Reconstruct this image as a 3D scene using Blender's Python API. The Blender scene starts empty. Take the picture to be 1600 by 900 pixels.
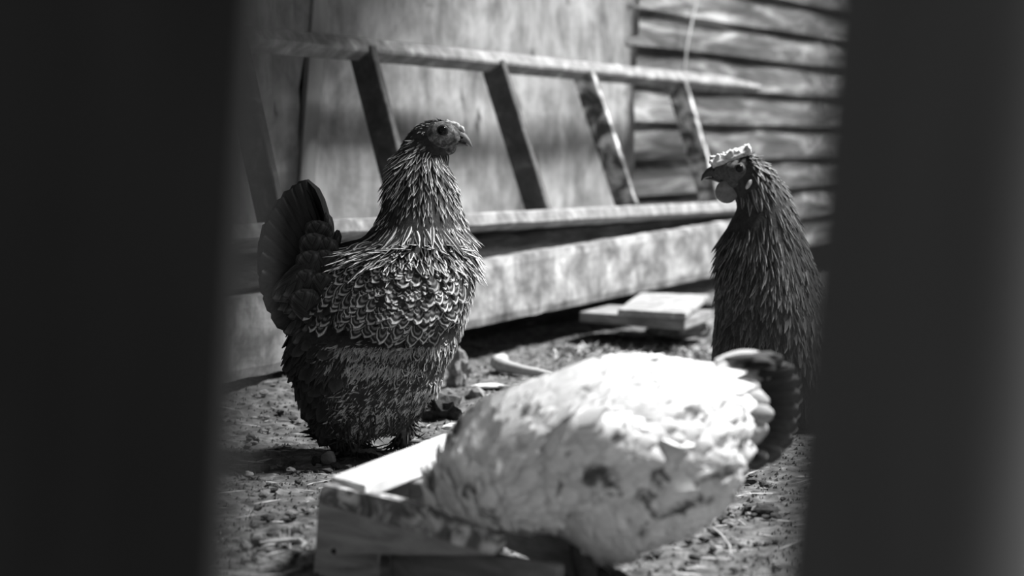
import bpy, bmesh, math, random
import numpy as np
from mathutils import Vector, Matrix, noise as mnoise
random.seed(7)
rng = np.random.default_rng(7)
SC = bpy.context.scene
COL = SC.collection

# ------------------------------------------------------------------ camera
FPX = 3111.0
CAMH = 0.42
PITCH = math.atan(220.0 / FPX)
cam_d = bpy.data.cameras.new('camera')
cam = bpy.data.objects.new('camera', cam_d)
COL.objects.link(cam)
cam_d.sensor_width = 36.0
cam_d.lens = 36.0 * FPX / 1600.0
cam.location = (0, 0, CAMH)
cam.rotation_euler = (math.pi / 2 - PITCH, 0, 0)
cam_d.clip_start = 0.02
cam_d.dof.use_dof = True
cam_d.dof.focus_distance = 2.66
cam_d.dof.aperture_fstop = 4.2
SC.camera = cam
# ------------------------------------------------------------------ world, sun, exposure
SC.view_settings.view_transform = 'Standard'
SC.view_settings.look = 'None'
SC.view_settings.gamma = 1.0
SC.view_settings.use_curve_mapping = False
SC.view_settings.exposure = 0.0
W = bpy.data.worlds.new('world')
SC.world = W
W.use_nodes = True
W.node_tree.nodes['Background'].inputs[0].default_value = (1, 1, 1, 1)
W.node_tree.nodes['Background'].inputs[1].default_value = 0.20
sun_d = bpy.data.lights.new('sun', 'SUN')
sun_d.energy = 11.5
sun_d.angle = math.radians(15)
sun = bpy.data.objects.new('sun', sun_d)
COL.objects.link(sun)
SUNDIR = Vector((0.54, 0.13, 0.83)).normalized()
sun.rotation_euler = SUNDIR.to_track_quat('Z', 'Y').to_euler()

# ------------------------------------------------------------------ geometry of the view (to lay things out at measured depths)
CP, SP = math.cos(PITCH), math.sin(PITCH)
def ray(px, py):
    u = (px - 800) / FPX; v = (py - 450) / FPX
    return Vector((u, CP - v * SP, -(SP + v * CP)))
def at(px, py, Y):
    r = ray(px, py); k = Y / r.y
    return Vector((r.x * k, Y, CAMH + r.z * k))
def on_plane(px, py, p0, n):
    r = ray(px, py); o = Vector((0, 0, CAMH))
    k = (p0 - o).dot(n) / r.dot(n)
    return o + r * k
def at_z(px, py, z=0.0):
    r = ray(px, py); k = (z - CAMH) / r.z
    return Vector((r.x * k, r.y * k, z))

# ------------------------------------------------------------------ noise
def _h(ix, iy, s):
    a = np.sin(ix * 127.1 + iy * 311.7 + s * 74.7) * 43758.5453
    return a - np.floor(a)
def vnoise(x, y, s=0):
    ix, iy = np.floor(x), np.floor(y); fx, fy = x - ix, y - iy
    fx = fx * fx * (3 - 2 * fx); fy = fy * fy * (3 - 2 * fy)
    a = _h(ix, iy, s) * (1 - fx) + _h(ix + 1, iy, s) * fx
    b = _h(ix, iy + 1, s) * (1 - fx) + _h(ix + 1, iy + 1, s) * fx
    return a * (1 - fy) + b * fy
def fbm(x, y, s=0, o=5):
    t = 0; a = 0.5
    for k in range(o):
        t = t + a * (vnoise(x, y, s + k) - 0.5); x = x * 2.03 + 3.1; y = y * 2.03 + 1.7; a *= 0.55
    return t
def terrain(x, y):
    x = np.asarray(x, float); y = np.asarray(y, float)
    h = 0.016 * fbm(x * 5, y * 5, 1, 4) + 0.010 * fbm(x * 28, y * 28, 5, 3)
    h = h + 0.008 * np.clip(fbm(x * 62, y * 62, 9, 3), -0.03, 1) + .009 * np.clip(fbm(x * 24 + 7, y * 24, 15, 4) - .08, 0, 1)
    lift = 0.045 * np.clip((y - 2.95) / 0.35, 0, 1) * np.clip((-0.22 - x) / 0.15, 0, 1)
    return h + lift
def tz(x, y): return float(terrain(x, y))

# ------------------------------------------------------------------ materials
def newmat(name):
    m = bpy.data.materials.new(name); m.use_nodes = True
    nt = m.node_tree; b = nt.nodes['Principled BSDF']
    b.inputs['Roughness'].default_value = 0.8
    b.inputs['Specular IOR Level'].default_value = 0.25
    return m, nt, b
def N(nt, t, **kw):
    n = nt.nodes.new(t)
    for k, v in kw.items():
        if k.startswith('i_'): n.inputs[k[2:].replace('_', ' ')].default_value = v
        else: setattr(n, k, v)
    return n
def ramp(nt, fac, stops, interp='LINEAR'):
    r = nt.nodes.new('ShaderNodeValToRGB'); r.color_ramp.interpolation = interp
    e = r.color_ramp.elements
    while len(e) > 1: e.remove(e[0])
    e[0].position = stops[0][0]; g = stops[0][1]; e[0].color = (g, g, g, 1)
    for p, g in stops[1:]:
        q = e.new(p); q.color = (g, g, g, 1)
    nt.links.new(fac, r.inputs[0]); return r.outputs[0]
def math_n(nt, op, a, b=None, c=None):
    n = nt.nodes.new('ShaderNodeMath'); n.operation = op
    for i, v in enumerate((a, b, c)):
        if v is None: continue
        if isinstance(v, (int, float)): n.inputs[i].default_value = v
        else: nt.links.new(v, n.inputs[i])
    return n.outputs[0]
def mixc(nt, fac, a, b, mode='MIX'):
    n = nt.nodes.new('ShaderNodeMix'); n.data_type = 'RGBA'; n.blend_type = mode
    for i, v in ((0, fac), (6, a), (7, b)):
        if isinstance(v, (int, float)):
            n.inputs[i].default_value = v if i == 0 else (v, v, v, 1)
        else: nt.links.new(v, n.inputs[i])
    return n.outputs[2]
def coord(nt, scale=(1, 1, 1), rot=(0, 0, 0), out='Object'):
    tc = nt.nodes.new('ShaderNodeTexCoord'); mp = nt.nodes.new('ShaderNodeMapping')
    mp.inputs['Scale'].default_value = scale; mp.inputs['Rotation'].default_value = rot
    nt.links.new(tc.outputs[out], mp.inputs[0]); return mp.outputs[0]
def noise(nt, vec, scale, detail=5, rough=0.6, dist=0.0):
    n = nt.nodes.new('ShaderNodeTexNoise')
    n.inputs['Scale'].default_value = scale; n.inputs['Detail'].default_value = detail
    n.inputs['Roughness'].default_value = rough; n.inputs['Distortion'].default_value = dist
    nt.links.new(vec, n.inputs['Vector']); return n.outputs['Fac']
def bump(nt, b, h, strength=0.4, dist=0.004):
    n = nt.nodes.new('ShaderNodeBump'); n.inputs['Strength'].default_value = strength
    n.inputs['Distance'].default_value = dist
    nt.links.new(h, n.inputs['Height']); nt.links.new(n.outputs[0], b.inputs['Normal'])
def mat_noise(name, stops, scale=20, stretch=(1, 1, 1), rot=(0, 0, 0), rough=0.85, bs=0.4, bd=0.003, dist=0.5, detail=6, out='Object'):
    m, nt, b = newmat(name)
    v = coord(nt, stretch, rot, out)
    f = noise(nt, v, scale, detail, 0.62, dist)
    nt.links.new(ramp(nt, f, stops), b.inputs['Base Color'])
    b.inputs['Roughness'].default_value = rough
    bump(nt, b, f, bs, bd); return m
YAW = math.atan2(0.457, 0.889)      # the wall runs this much off the view axis

M = {}
M['soil'] = mat_noise('soil', [(0.3, .02), (0.48, .085), (0.6, .16), (0.75, .30)], 38, bs=.8, bd=.006, detail=9)
M['stone'] = mat_noise('stone', [(0.3, .07), (0.5, .2), (0.7, .4)], 40, bs=.6)
M['dark_stone'] = mat_noise('dark_stone', [(0.3, .012), (0.7, .05)], 90, bs=.8, bd=.003)
M['pale_stone'] = mat_noise('pale_stone', [(0.3, .45), (0.7, .85)], 30, bs=.2)
M['bone'] = mat_noise('bone', [(0.3, .25), (0.7, .5)], 30, bs=.2)
M['straw'] = mat_noise('straw', [(0.3, .2), (0.7, .5)], 60)
M['ladder'] = mat_noise('ladder_wood', [(0.3, .14), (0.5, .24), (0.62, .34), (0.75, .6)], 30, (1, 1, 1), bs=.3, dist=.1)
M['rung'] = mat_noise('rung_wood', [(0.35, .06), (0.55, .10), (0.72, .2)], 24, bs=.3, dist=.6)
M['ladder_paint'] = mat_noise('paint_spattered_wood', [(0.40, .07), (0.46, .14), (0.52, .4), (0.6, .8)], 17, (1, 1, 1), bs=.3, dist=.8)
M['timber'] = mat_noise('dark_timber', [(0.3, .02), (0.6, .06), (0.8, .12)], 14, (1, 1, 5), bs=.8, bd=.01)
def beam_mat():
    m, nt, b = newmat('beam_concrete')
    v = coord(nt, (1, 1, 1.5)); f = noise(nt, v, 13, 7, .6, .4); g = noise(nt, coord(nt, (1, 1, .5)), 45, 3)
    f2 = math_n(nt, 'ADD', math_n(nt, 'MULTIPLY', f, .75), math_n(nt, 'MULTIPLY', g, .25))
    nt.links.new(ramp(nt, f2, [(.34, .1), (.45, .19), (.53, .3), (.62, .45), (.7, .65)]), b.inputs['Base Color'])
    bump(nt, b, f2, .5, .004); return m
M['beam'] = beam_mat()
def sheet_mat():
    m, nt, b = newmat('weathered_sheet')
    f = noise(nt, coord(nt, (1, 1, 1.2)), 4.6, 7, .66, .5)
    g = noise(nt, coord(nt, (1, 1, .4)), 26, 4, .6, .3)
    s = noise(nt, coord(nt, (1, 1, .5)), 15, 3, .5, .5)
    f2 = math_n(nt, 'ADD', math_n(nt, 'MULTIPLY', f, .7), math_n(nt, 'MULTIPLY', g, .3))
    c = ramp(nt, f2, [(.3, .17), (.41, .34), (.5, .54), (.58, .74), (.7, .92)])
    sp = ramp(nt, s, [(.28, .25), (.36, 1.0)])
    nt.links.new(mixc(nt, 1.0, c, sp, 'MULTIPLY'), b.inputs['Base Color'])
    b.inputs['Roughness'].default_value = .6
    bump(nt, b, f2, .25, .004); return m
M['sheet'] = sheet_mat()
M['batten'] = mat_noise('batten_wood', [(0.3, .22), (0.7, .42)], 12, (1, 1, .2), bs=.2)
M['plank'] = mat_noise('wall_plank', [(0.32, .10), (0.48, .2), (0.58, .4), (0.7, .8)], 9, (.3, .3, 2.6), rot=(0, 0, 0), bs=.5, dist=.6)
M['wire'] = mat_noise('string', [(0.3, .5), (0.7, .8)], 60)
M['crate_top'] = mat_noise('planed_wood', [(0.25, .45), (0.45, .75), (0.7, .92)], 9, (4, 1, 4), rot=(0, 0, .35), bs=.25)
def rail_mat():
    m, nt, b = newmat('crate_wood')
    f = noise(nt, coord(nt, (1.2, 1.2, 7)), 12, 6, .6, .5)
    g = noise(nt, coord(nt, (1, 1, 1)), 34, 5, .6, 1.)
    tc = nt.nodes.new('ShaderNodeTexCoord'); sp = nt.nodes.new('ShaderNodeSeparateXYZ'); nt.links.new(tc.outputs['Object'], sp.inputs[0])
    # the top of the board still has its rough bark edge (object z is height; the board tapers with x)
    h = math_n(nt, 'SUBTRACT', sp.outputs[2], math_n(nt, 'MULTIPLY_ADD', sp.outputs[0], -.129, .058))
    h = math_n(nt, 'ADD', h, math_n(nt, 'MULTIPLY', math_n(nt, 'SUBTRACT', g, .5), .006))
    msk = ramp(nt, math_n(nt, 'MULTIPLY_ADD', h, 400, .5), [(.2, 0), (.8, 1)])
    ca = ramp(nt, f, [(.3, .2), (.5, .34), (.7, .45)])
    cb = ramp(nt, g, [(.36, .09), (.48, .2), (.56, .55), (.65, .8)])
    nt.links.new(mixc(nt, msk, ca, cb), b.inputs['Base Color'])
    bump(nt, b, g, .4, .002); return m
M['rail'] = rail_mat()
M['grey_wood'] = mat_noise('grey_wood', [(0.3, .12), (0.7, .32)], 14, (1, 1, 5), bs=.3)
M['slab'] = mat_noise('slab', [(0.3, .16), (0.5, .28), (0.7, .5)], 24, (1, 1, 1), bs=.3)
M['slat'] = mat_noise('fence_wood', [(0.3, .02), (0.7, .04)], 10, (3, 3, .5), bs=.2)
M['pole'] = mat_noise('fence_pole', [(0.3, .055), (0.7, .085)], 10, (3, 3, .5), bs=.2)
M['skin'] = mat_noise('face_skin', [(0.38, .035), (0.5, .12), (0.62, .28)], 130, bs=.9, bd=.001)
M['skin_dark'] = mat_noise('dark_face_skin', [(0.3, .05), (0.7, .13)], 220, bs=.7, bd=.001)
M['comb'] = mat_noise('comb_skin', [(0.3, .4), (0.7, .8)], 200, bs=.5, bd=.001)
M['wattle'] = mat_noise('wattle_skin', [(0.3, .14), (0.7, .26)], 90, bs=.3, bd=.001)
M['beak'] = mat_noise('beak_horn', [(0.3, .16), (0.7, .30)], 70, (1, 1, 1), rough=.45, bs=.1)
M['beak_dark'] = mat_noise('dark_beak_horn', [(0.3, .04), (0.7, .1)], 70, rough=.45, bs=.1)
m, nt, b = newmat('eye_black'); b.inputs['Base Color'].default_value = (.006, .006, .006, 1); b.inputs['Roughness'].default_value = .12; M['eye'] = m
m, nt, b = newmat('eye_ring'); b.inputs['Base Color'].default_value = (.045, .045, .045, 1); b.inputs['Roughness'].default_value = .4; M['iris'] = m
M['shank'] = mat_noise('shank_scale', [(0.3, .1), (0.7, .25)], 150, bs=.6, bd=.001)
M['pale_shank'] = mat_noise('pale_shank', [(0.3, .3), (0.7, .6)], 120, bs=.6, bd=.001)
M['underdown_dark'] = mat_noise('underdown_dark', [(0.3, .02), (0.7, .06)], 120, bs=.5)
M['underdown_mid'] = mat_noise('underdown_mid', [(0.3, .05), (0.7, .14)], 120, bs=.5)
M['underdown_pale'] = mat_noise('underdown_pale', [(0.3, .45), (0.7, .7)], 60, bs=.4)

def feather_mat(name, bands, barb=0.25, blotch=None, tip=None, rough=.65, tonevar=.5, edgepow=2.2, tstart=.3):
    """colour from the feather's own outline: UV.x -1..1 across, UV.y 0..1 along (base to tip)"""
    m, nt, b = newmat(name)
    uv = nt.nodes.new('ShaderNodeUVMap'); uv.uv_map = 'UVMap'
    s = nt.nodes.new('ShaderNodeSeparateXYZ'); nt.links.new(uv.outputs[0], s.inputs[0])
    u = math_n(nt, 'ABSOLUTE', math_n(nt, 'MULTIPLY_ADD', s.outputs[0], 2.0, -1.0)); v = s.outputs[1]
    t = math_n(nt, 'MAXIMUM', math_n(nt, 'DIVIDE', math_n(nt, 'SUBTRACT', v, tstart), 1 - tstart), 0.0)
    mm = math_n(nt, 'POWER', math_n(nt, 'ADD', math_n(nt, 'POWER', u, edgepow), math_n(nt, 'POWER', t, edgepow)), 1 / edgepow)
    at_ = nt.nodes.new('ShaderNodeAttribute'); at_.attribute_name = 'tone'
    oi = nt.nodes.new('ShaderNodeObjectInfo')
    # wobble of the bands
    wob = noise(nt, coord(nt), 160, 2)
    mm = math_n(nt, 'MULTIPLY_ADD', math_n(nt, 'SUBTRACT', wob, .5), .3, mm)
    c = ramp(nt, mm, bands)
    # barbs: fine oblique streaks
    wv = nt.nodes.new('ShaderNodeTexNoise'); wv.inputs['Scale'].default_value = 1.0; wv.inputs['Detail'].default_value = 2
    cb = nt.nodes.new('ShaderNodeCombineXYZ')
    nt.links.new(math_n(nt, 'MULTIPLY', math_n(nt, 'ADD', math_n(nt, 'MULTIPLY', u, -.5), v), 26), cb.inputs[0])
    nt.links.new(math_n(nt, 'MULTIPLY', u, 1.2), cb.inputs[1])
    nt.links.new(math_n(nt, 'MULTIPLY', at_.outputs['Fac'], 37), cb.inputs[2])
    nt.links.new(cb.outputs[0], wv.inputs['Vector'])
    br = ramp(nt, wv.outputs['Fac'], [(.3, 1 - barb), (.7, 1 + barb)])
    c = mixc(nt, 1.0, c, br, 'MULTIPLY')
    tn = math_n(nt, 'MULTIPLY_ADD', at_.outputs['Fac'], tonevar, 1 - tonevar / 2)
    tc = nt.nodes.new('ShaderNodeCombineColor')
    for i in range(3): nt.links.new(tn, tc.inputs[i])
    c = mixc(nt, 1.0, c, tc.outputs[0], 'MULTIPLY')
    if blotch:
        bl = noise(nt, coord(nt), blotch[0], 4, .55, .4)
        c = mixc(nt, 1.0, c, ramp(nt, bl, blotch[1]), 'MULTIPLY')
    nt.links.new(c, b.inputs['Base Color'])
    b.inputs['Roughness'].default_value = rough
    b.inputs['Specular IOR Level'].default_value = .35
    return m
M['f_hackle'] = feather_mat('hackle_feather', [(0, .012), (.45, .010), (.58, .34), (.8, .72), (1.05, .40)], tonevar=1.3, tstart=.75)
M['f_crown'] = feather_mat('crown_feather', [(0, .012), (.55, .02), (.8, .22)], tonevar=1.5)
M['f_cheek'] = feather_mat('cheek_feather', [(0, .16), (.6, .34), (.9, .6)], tonevar=1.8)
M['f_laced'] = feather_mat('laced_feather', [(0, .12), (.10, .02), (.20, .03), (.26, .15), (.32, .03), (.48, .02), (.54, .24), (.60, .22), (.66, .02), (.80, .014), (.86, .55), (.95, .6), (1.02, .05)], tonevar=1.0, edgepow=2.4, tstart=.3)
M['f_breast'] = feather_mat('breast_feather', [(0, .04), (.5, .03), (.68, .08), (.8, .42), (1.0, .55)], tonevar=.9, tstart=.5)
M['f_fluff'] = feather_mat('fluff_feather', [(0, .2), (.5, .2), (.8, .36), (1, .5)], tonevar=1.2)
M['f_fluffdark'] = feather_mat('dark_fluff_feather', [(0, .02), (.6, .022), (1, .05)], tonevar=1.0)
M['f_tail'] = feather_mat('tail_feather_black', [(0, .006), (.7, .009), (1, .022)], barb=.5, rough=.5)
M['f_cushion'] = feather_mat('cushion_feather', [(0, .03), (.7, .04), (.86, .06), (.95, .12), (1.02, .05)], barb=.7)
SPOT = (36, [(.33, .12), (.38, .4), (.43, 1.0)])
M['f_white'] = feather_mat('white_feather', [(0, .70), (.7, .78), (.95, .86), (1.05, .7)], barb=.12, blotch=SPOT, tonevar=.25)
M['f_whitefluff'] = feather_mat('white_fluff', [(0, .55), (1, .75)], barb=.1, blotch=(22, [(.32, .25), (.42, 1.0)]), tonevar=.25)
M['f_white_tail'] = feather_mat('white_hen_tail', [(0, .012), (.75, .014), (.92, .06), (1.05, .09)], barb=.3)
M['f_covert_pale'] = feather_mat('pale_covert', [(0, .2), (.75, .26), (1, .42)], barb=.2, tonevar=.4)
M['f_grey'] = feather_mat('grey_hackle', [(0, .025), (.4, .03), (.62, .11), (.9, .22)], tonevar=1.2, tstart=.75)
M['f_greybody'] = feather_mat('grey_body', [(0, .045), (.5, .05), (.8, .10), (1, .15)], tonevar=1.2, tstart=.7)

# ------------------------------------------------------------------ object helpers
BASE = {}
def tag(o, label=None, cat=None, group=None, kind=None):
    if label: o['label'] = label
    if cat: o['category'] = cat
    if group: o['group'] = group
    if kind: o['kind'] = kind
    return o
def thing(name, loc, label, cat, group=None):
    o = bpy.data.objects.new(name, None); COL.objects.link(o)
    o.location = loc; o.empty_display_size = .05; BASE[o.name] = Vector(loc)
    return tag(o, label, cat, group)
def put(name, me, mat, parent=None, origin=None, smooth=False):
    """me: mesh in world coordinates; parts share their thing's origin"""
    if smooth: me.polygons.foreach_set('use_smooth', [True] * len(me.polygons))
    if mat is not None and len(me.materials) == 0: me.materials.append(mat)
    o = bpy.data.objects.new(name, me); COL.objects.link(o)
    if parent is not None:
        me.transform(Matrix.Translation(-BASE[parent.name]))
        o.parent = parent
        if parent.parent is not None or parent.type == 'MESH': o.matrix_parent_inverse = Matrix.Identity(4)
        BASE[o.name] = BASE[parent.name]
    else:
        org = Vector(origin) if origin is not None else Vector((0, 0, 0))
        me.transform(Matrix.Translation(-org)); o.location = org; BASE[o.name] = org
    return o
def bm_mesh(bm, name='m'):
    bmesh.ops.recalc_face_normals(bm, faces=bm.faces[:])
    me = bpy.data.meshes.new(name); bm.to_mesh(me); bm.free(); return me
def hexa(bm, pts):
    """8 corners: 0-3 bottom ring, 4-7 top ring"""
    v = [bm.verts.new(p) for p in pts]
    for f in ((3, 2, 1, 0), (4, 5, 6, 7), (0, 1, 5, 4), (1, 2, 6, 5), (2, 3, 7, 6), (3, 0, 4, 7)):
        bm.faces.new([v[i] for i in f])
    return v
def bevel(bm, w=.002, seg=2):
    bmesh.ops.bevel(bm, geom=bm.edges[:], offset=w, segments=seg, affect='EDGES', profile=.6)
def bar(p, q, up, w, h, rough=0.0, bev=.002, cuts=0, seed=0):
    """rectangular bar from p to q; up: direction of its height h; w across"""
    p, q, up = Vector(p), Vector(q), Vector(up)
    d = (q - p).normalized(); s = d.cross(up).normalized(); u = s.cross(d).normalized()
    bm = bmesh.new(); pts = []
    for c in (-1, 1):
        for (o, a) in ((p, -1), (q, -1), (q, 1), (p, 1)):
            pts.append(o + s * a * w / 2 + u * c * h / 2)
    hexa(bm, pts)
    if bev: bevel(bm, bev, 1)
    if rough:
        bmesh.ops.subdivide_edges(bm, edges=[e for e in bm.edges if e.calc_length() > .05], cuts=cuts or 14, use_grid_fill=True)
        r = random.Random(seed)
        for v in bm.verts:
            k = (v.co - p).dot(d)
            n = math.sin(k * 31 + seed) * .5 + math.sin(k * 77 + v.co.z * 40 + seed * 2) * .3 + r.uniform(-.5, .5)
            v.co += (u * n + s * n * .5) * rough
    return bm_mesh(bm)
def lathe_path(pts, rad, seg=10, cap=True, flat=1.0):
    """tube along pts with radii"""
    bm = bmesh.new(); rings = []
    P = [Vector(p) for p in pts]; ref = Vector((0.13, .97, .2)).normalized()
    for i, p in enumerate(P):
        d = (P[min(i + 1, len(P) - 1)] - P[max(i - 1, 0)]).normalized()
        a = d.cross(ref).normalized(); b_ = d.cross(a).normalized()
        rings.append([bm.verts.new(p + (a * math.cos(t) + b_ * math.sin(t) * flat) * rad[i]) for t in [2 * math.pi * k / seg for k in range(seg)]])
    for r0, r1 in zip(rings, rings[1:]):
        for k in range(seg): bm.faces.new((r0[k], r0[(k + 1) % seg], r1[(k + 1) % seg], r1[k]))
    if cap:
        bm.faces.new(rings[0][::-1]); bm.faces.new(rings[-1])
    return bm
def ellip(c, r, sub=3, rot=None):
    bm = bmesh.new(); bmesh.ops.create_icosphere(bm, subdivisions=sub, radius=1)
    mt = Matrix.Translation(c) @ (rot.to_4x4() if rot else Matrix.Identity(4)) @ Matrix.Diagonal((*r, 1))
    bmesh.ops.transform(bm, matrix=mt, verts=bm.verts); return bm
def merge(bms):
    out = bmesh.new()
    for b_ in bms:
        me = bpy.data.meshes.new('t'); b_.to_mesh(me); b_.free(); out.from_mesh(me); bpy.data.meshes.remove(me)
    return out
def fuse(bms, voxel=.004, smooth=4, fac=.6):
    """union of overlapping shapes as one continuous skin"""
    bm = merge(bms); bmesh.ops.recalc_face_normals(bm, faces=bm.faces[:])
    me = bpy.data.meshes.new('t'); bm.to_mesh(me); bm.free()
    o = bpy.data.objects.new('t', me); COL.objects.link(o)
    md = o.modifiers.new('r', 'REMESH'); md.mode = 'VOXEL'; md.voxel_size = voxel; md.use_smooth_shade = True
    if smooth:
        ms = o.modifiers.new('s', 'SMOOTH'); ms.iterations = smooth; ms.factor = fac
    dg = bpy.context.evaluated_depsgraph_get(); dg.update()
    res = bpy.data.meshes.new_from_object(o.evaluated_get(dg))
    bpy.data.objects.remove(o); bpy.data.meshes.remove(me); res.materials.clear(); return res
def loft(rings, cap=True):
    bm = bmesh.new(); vs = [[bm.verts.new(p) for p in r] for r in rings]; n = len(rings[0])
    for a, b_ in zip(vs, vs[1:]):
        for k in range(n): bm.faces.new((a[k], a[(k + 1) % n], b_[(k + 1) % n], b_[k]))
    if cap: bm.faces.new(vs[0][::-1]); bm.faces.new(vs[-1])
    return bm
def interp_rows(rows, step):
    rows = np.array(rows, float); t = np.arange(rows[0, 0], rows[-1, 0] + .01, step)
    return np.stack([t] + [np.interp(t, rows[:, 0], rows[:, k]) for k in range(1, rows.shape[1])], 1)
def loft_y(rows, Y0, shrink=0, step=5, sq=1.0, yoff=0.0):
    """horizontal slices: (image row, left, right, half depth in m)"""
    R = interp_rows(rows, step)
    for k in range(1, 4): R[1:-1, k] = (R[:-2, k] + 2 * R[1:-1, k] + R[2:, k]) / 4
    rings = []
    for y, xl, xr, hd in R:
        a = at(xl + shrink, y, Y0); b_ = at(xr - shrink, y, Y0); c = (a + b_) / 2; rx = (b_.x - a.x) / 2
        rings.append([Vector((c.x + rx * math.copysign(abs(math.cos(t)) ** sq, math.cos(t)), Y0 + yoff + hd * math.copysign(abs(math.sin(t)) ** sq, math.sin(t)), c.z)) for t in [2 * math.pi * k / 36 for k in range(36)]])
    return loft(rings)
def loft_x(rows, Y0, shrink=0, step=8):
    R = interp_rows(rows, step)
    for k in range(1, 4): R[1:-1, k] = (R[:-2, k] + 2 * R[1:-1, k] + R[2:, k]) / 4
    rings = []
    for x, yt, yb, hd in R:
        a = at(x, yt + shrink, Y0); b_ = at(x, yb - shrink, Y0); c = (a + b_) / 2; rz = (a.z - b_.z) / 2
        rings.append([Vector((c.x, Y0 + hd * math.cos(t), c.z + rz * math.sin(t))) for t in [2 * math.pi * k / 36 for k in range(36)]])
    return loft(rings)

# ------------------------------------------------------------------ feathers
def feather_grid(nv=5, tip='round', bend=.12, camber=.12, root=.35):
    """unit feather: length 1 along +y, half width 1 in x, z up. returns verts(x,y,z), uv, quads"""
    vs = []; uv = []; us = (-1, 0, 1)
    for j in range(nv + 1):
        v = j / nv
        if tip == 'round': w = (root + (1 - root) * min(1, v * 2.2) ** .8) * math.sqrt(max(0.0, 1 - max(0, (v - .62) / .38) ** 2.4)) if v < 1 else .22
        elif tip == 'lance': w = (root + (1 - root) * min(1, v * 2.5)) * (1 - max(0, (v - .35) / .65) ** 1.6) + .02
        else: w = (root + (1 - root) * min(1, v * 2)) * (1 - v ** 4 * .75)
        for u in us:
            vs.append((u * w, v, -bend * v * v - camber * w * abs(u))); uv.append(((u + 1) / 2, v))
    q = []
    for j in range(nv):
        for i in range(2): a = j * 3 + i; q.append((a, a + 1, a + 4, a + 3))
    return np.array(vs), np.array(uv), np.array(q)
def build_feathers(P, T, Nn, L, Wd, shape, tone, name='plumage'):
    """arrays: base points, directions, normals, length, half width -> one mesh"""
    vs, uv, q = shape; n = len(P); k = len(vs)
    B = np.cross(T, Nn); B /= np.linalg.norm(B, axis=1)[:, None] + 1e-9
    Nn = np.cross(B, T)
    V = P[:, None] + B[:, None] * (vs[None, :, 0:1] * Wd[:, None, None]) + T[:, None] * (vs[None, :, 1:2] * L[:, None, None]) + Nn[:, None] * (vs[None, :, 2:3] * L[:, None, None])
    F = (q[None] + (np.arange(n) * k)[:, None, None]).reshape(-1, 4)
    me = bpy.data.meshes.new(name)
    me.vertices.add(n * k); me.vertices.foreach_set('co', V.reshape(-1).astype(np.float32))
    me.loops.add(len(F) * 4); me.loops.foreach_set('vertex_index', F.reshape(-1).astype(np.int32))
    me.polygons.add(len(F)); me.polygons.foreach_set('loop_start', np.arange(0, len(F) * 4, 4, dtype=np.int32))
    me.polygons.foreach_set('use_smooth', np.ones(len(F), bool))
    ul = me.uv_layers.new(name='UVMap'); UV = np.tile(uv, (n, 1))[F.reshape(-1)]
    ul.data.foreach_set('uv', UV.reshape(-1).astype(np.float32))
    a = me.attributes.new('tone', 'FLOAT', 'POINT'); a.data.foreach_set('value', np.repeat(tone, k).astype(np.float32))
    me.update(calc_edges=True); me.validate(); return me
def sample(me, n, mind=0.0):
    """points, normals spread over a mesh"""
    me.calc_loop_triangles(); nv = len(me.vertices)
    co = np.empty(nv * 3, np.float32); me.vertices.foreach_get('co', co); co = co.reshape(-1, 3).astype(float)
    no = np.empty(nv * 3, np.float32); me.vertices.foreach_get('normal', no); no = no.reshape(-1, 3).astype(float)
    tr = np.empty(len(me.loop_triangles) * 3, np.int32); me.loop_triangles.foreach_get('vertices', tr); tr = tr.reshape(-1, 3)
    a, b_, c = co[tr[:, 0]], co[tr[:, 1]], co[tr[:, 2]]
    ar = np.linalg.norm(np.cross(b_ - a, c - a), axis=1); idx = rng.choice(len(tr), n, p=ar / ar.sum())
    r1 = np.sqrt(rng.random(n)); r2 = rng.random(n); w = np.stack([1 - r1, r1 * (1 - r2), r1 * r2], 1)
    P = (co[tr[idx]] * w[:, :, None]).sum(1); Nn = (no[tr[idx]] * w[:, :, None]).sum(1)
    Nn /= np.linalg.norm(Nn, axis=1)[:, None] + 1e-9
    if mind > 0:
        grid = {}; keep = []
        for i, p in enumerate(P):
            key = tuple(np.floor(p / mind).astype(int)); ok = True
            for dx in (-1, 0, 1):
                for dy in (-1, 0, 1):
                    for dz in (-1, 0, 1):
                        for j in grid.get((key[0] + dx, key[1] + dy, key[2] + dz), ()):
                            if ((P[j] - p) ** 2).sum() < mind * mind: ok = False; break
                        if not ok: break
                    if not ok: break
                if not ok: break
            if ok: grid.setdefault(key, []).append(i); keep.append(i)
        P, Nn = P[keep], Nn[keep]
    return P, Nn
def norm(a): return a / (np.linalg.norm(a, axis=-1)[..., None] + 1e-9)
def lay(P, Nn, D, lift=.2, jit=.15, sink=.002):
    """lay feathers along D on the surface; tips lifted"""
    D = D + rng.normal(0, jit, D.shape)
    T = norm(D - (D * Nn).sum(1)[:, None] * Nn)
    T2 = norm(T + Nn * lift); N2 = norm(Nn - T * lift)
    return P - Nn * sink, T2, N2
def to_px(P, Y0):
    """image position a point would have on the plane y = Y0"""
    X = P[:, 0]; Z = P[:, 2] - CAMH
    zc = Y0 * CP - Z * SP; yc = -(Y0 * SP + Z * CP)
    return 800 + FPX * X / zc, 450 + FPX * yc / zc
def dirs(dx, dz, dy=0): return np.stack([dx, dy + 0 * dx, dz], 1)
FR = feather_grid(5, 'round', bend=.03, camber=.10); FL = feather_grid(6, 'lance', bend=.03, camber=.06); FW = feather_grid(5, 'lance', bend=.08, camber=.04)
FT = feather_grid(8, 'round', bend=.08, camber=.18, root=.4)
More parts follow.
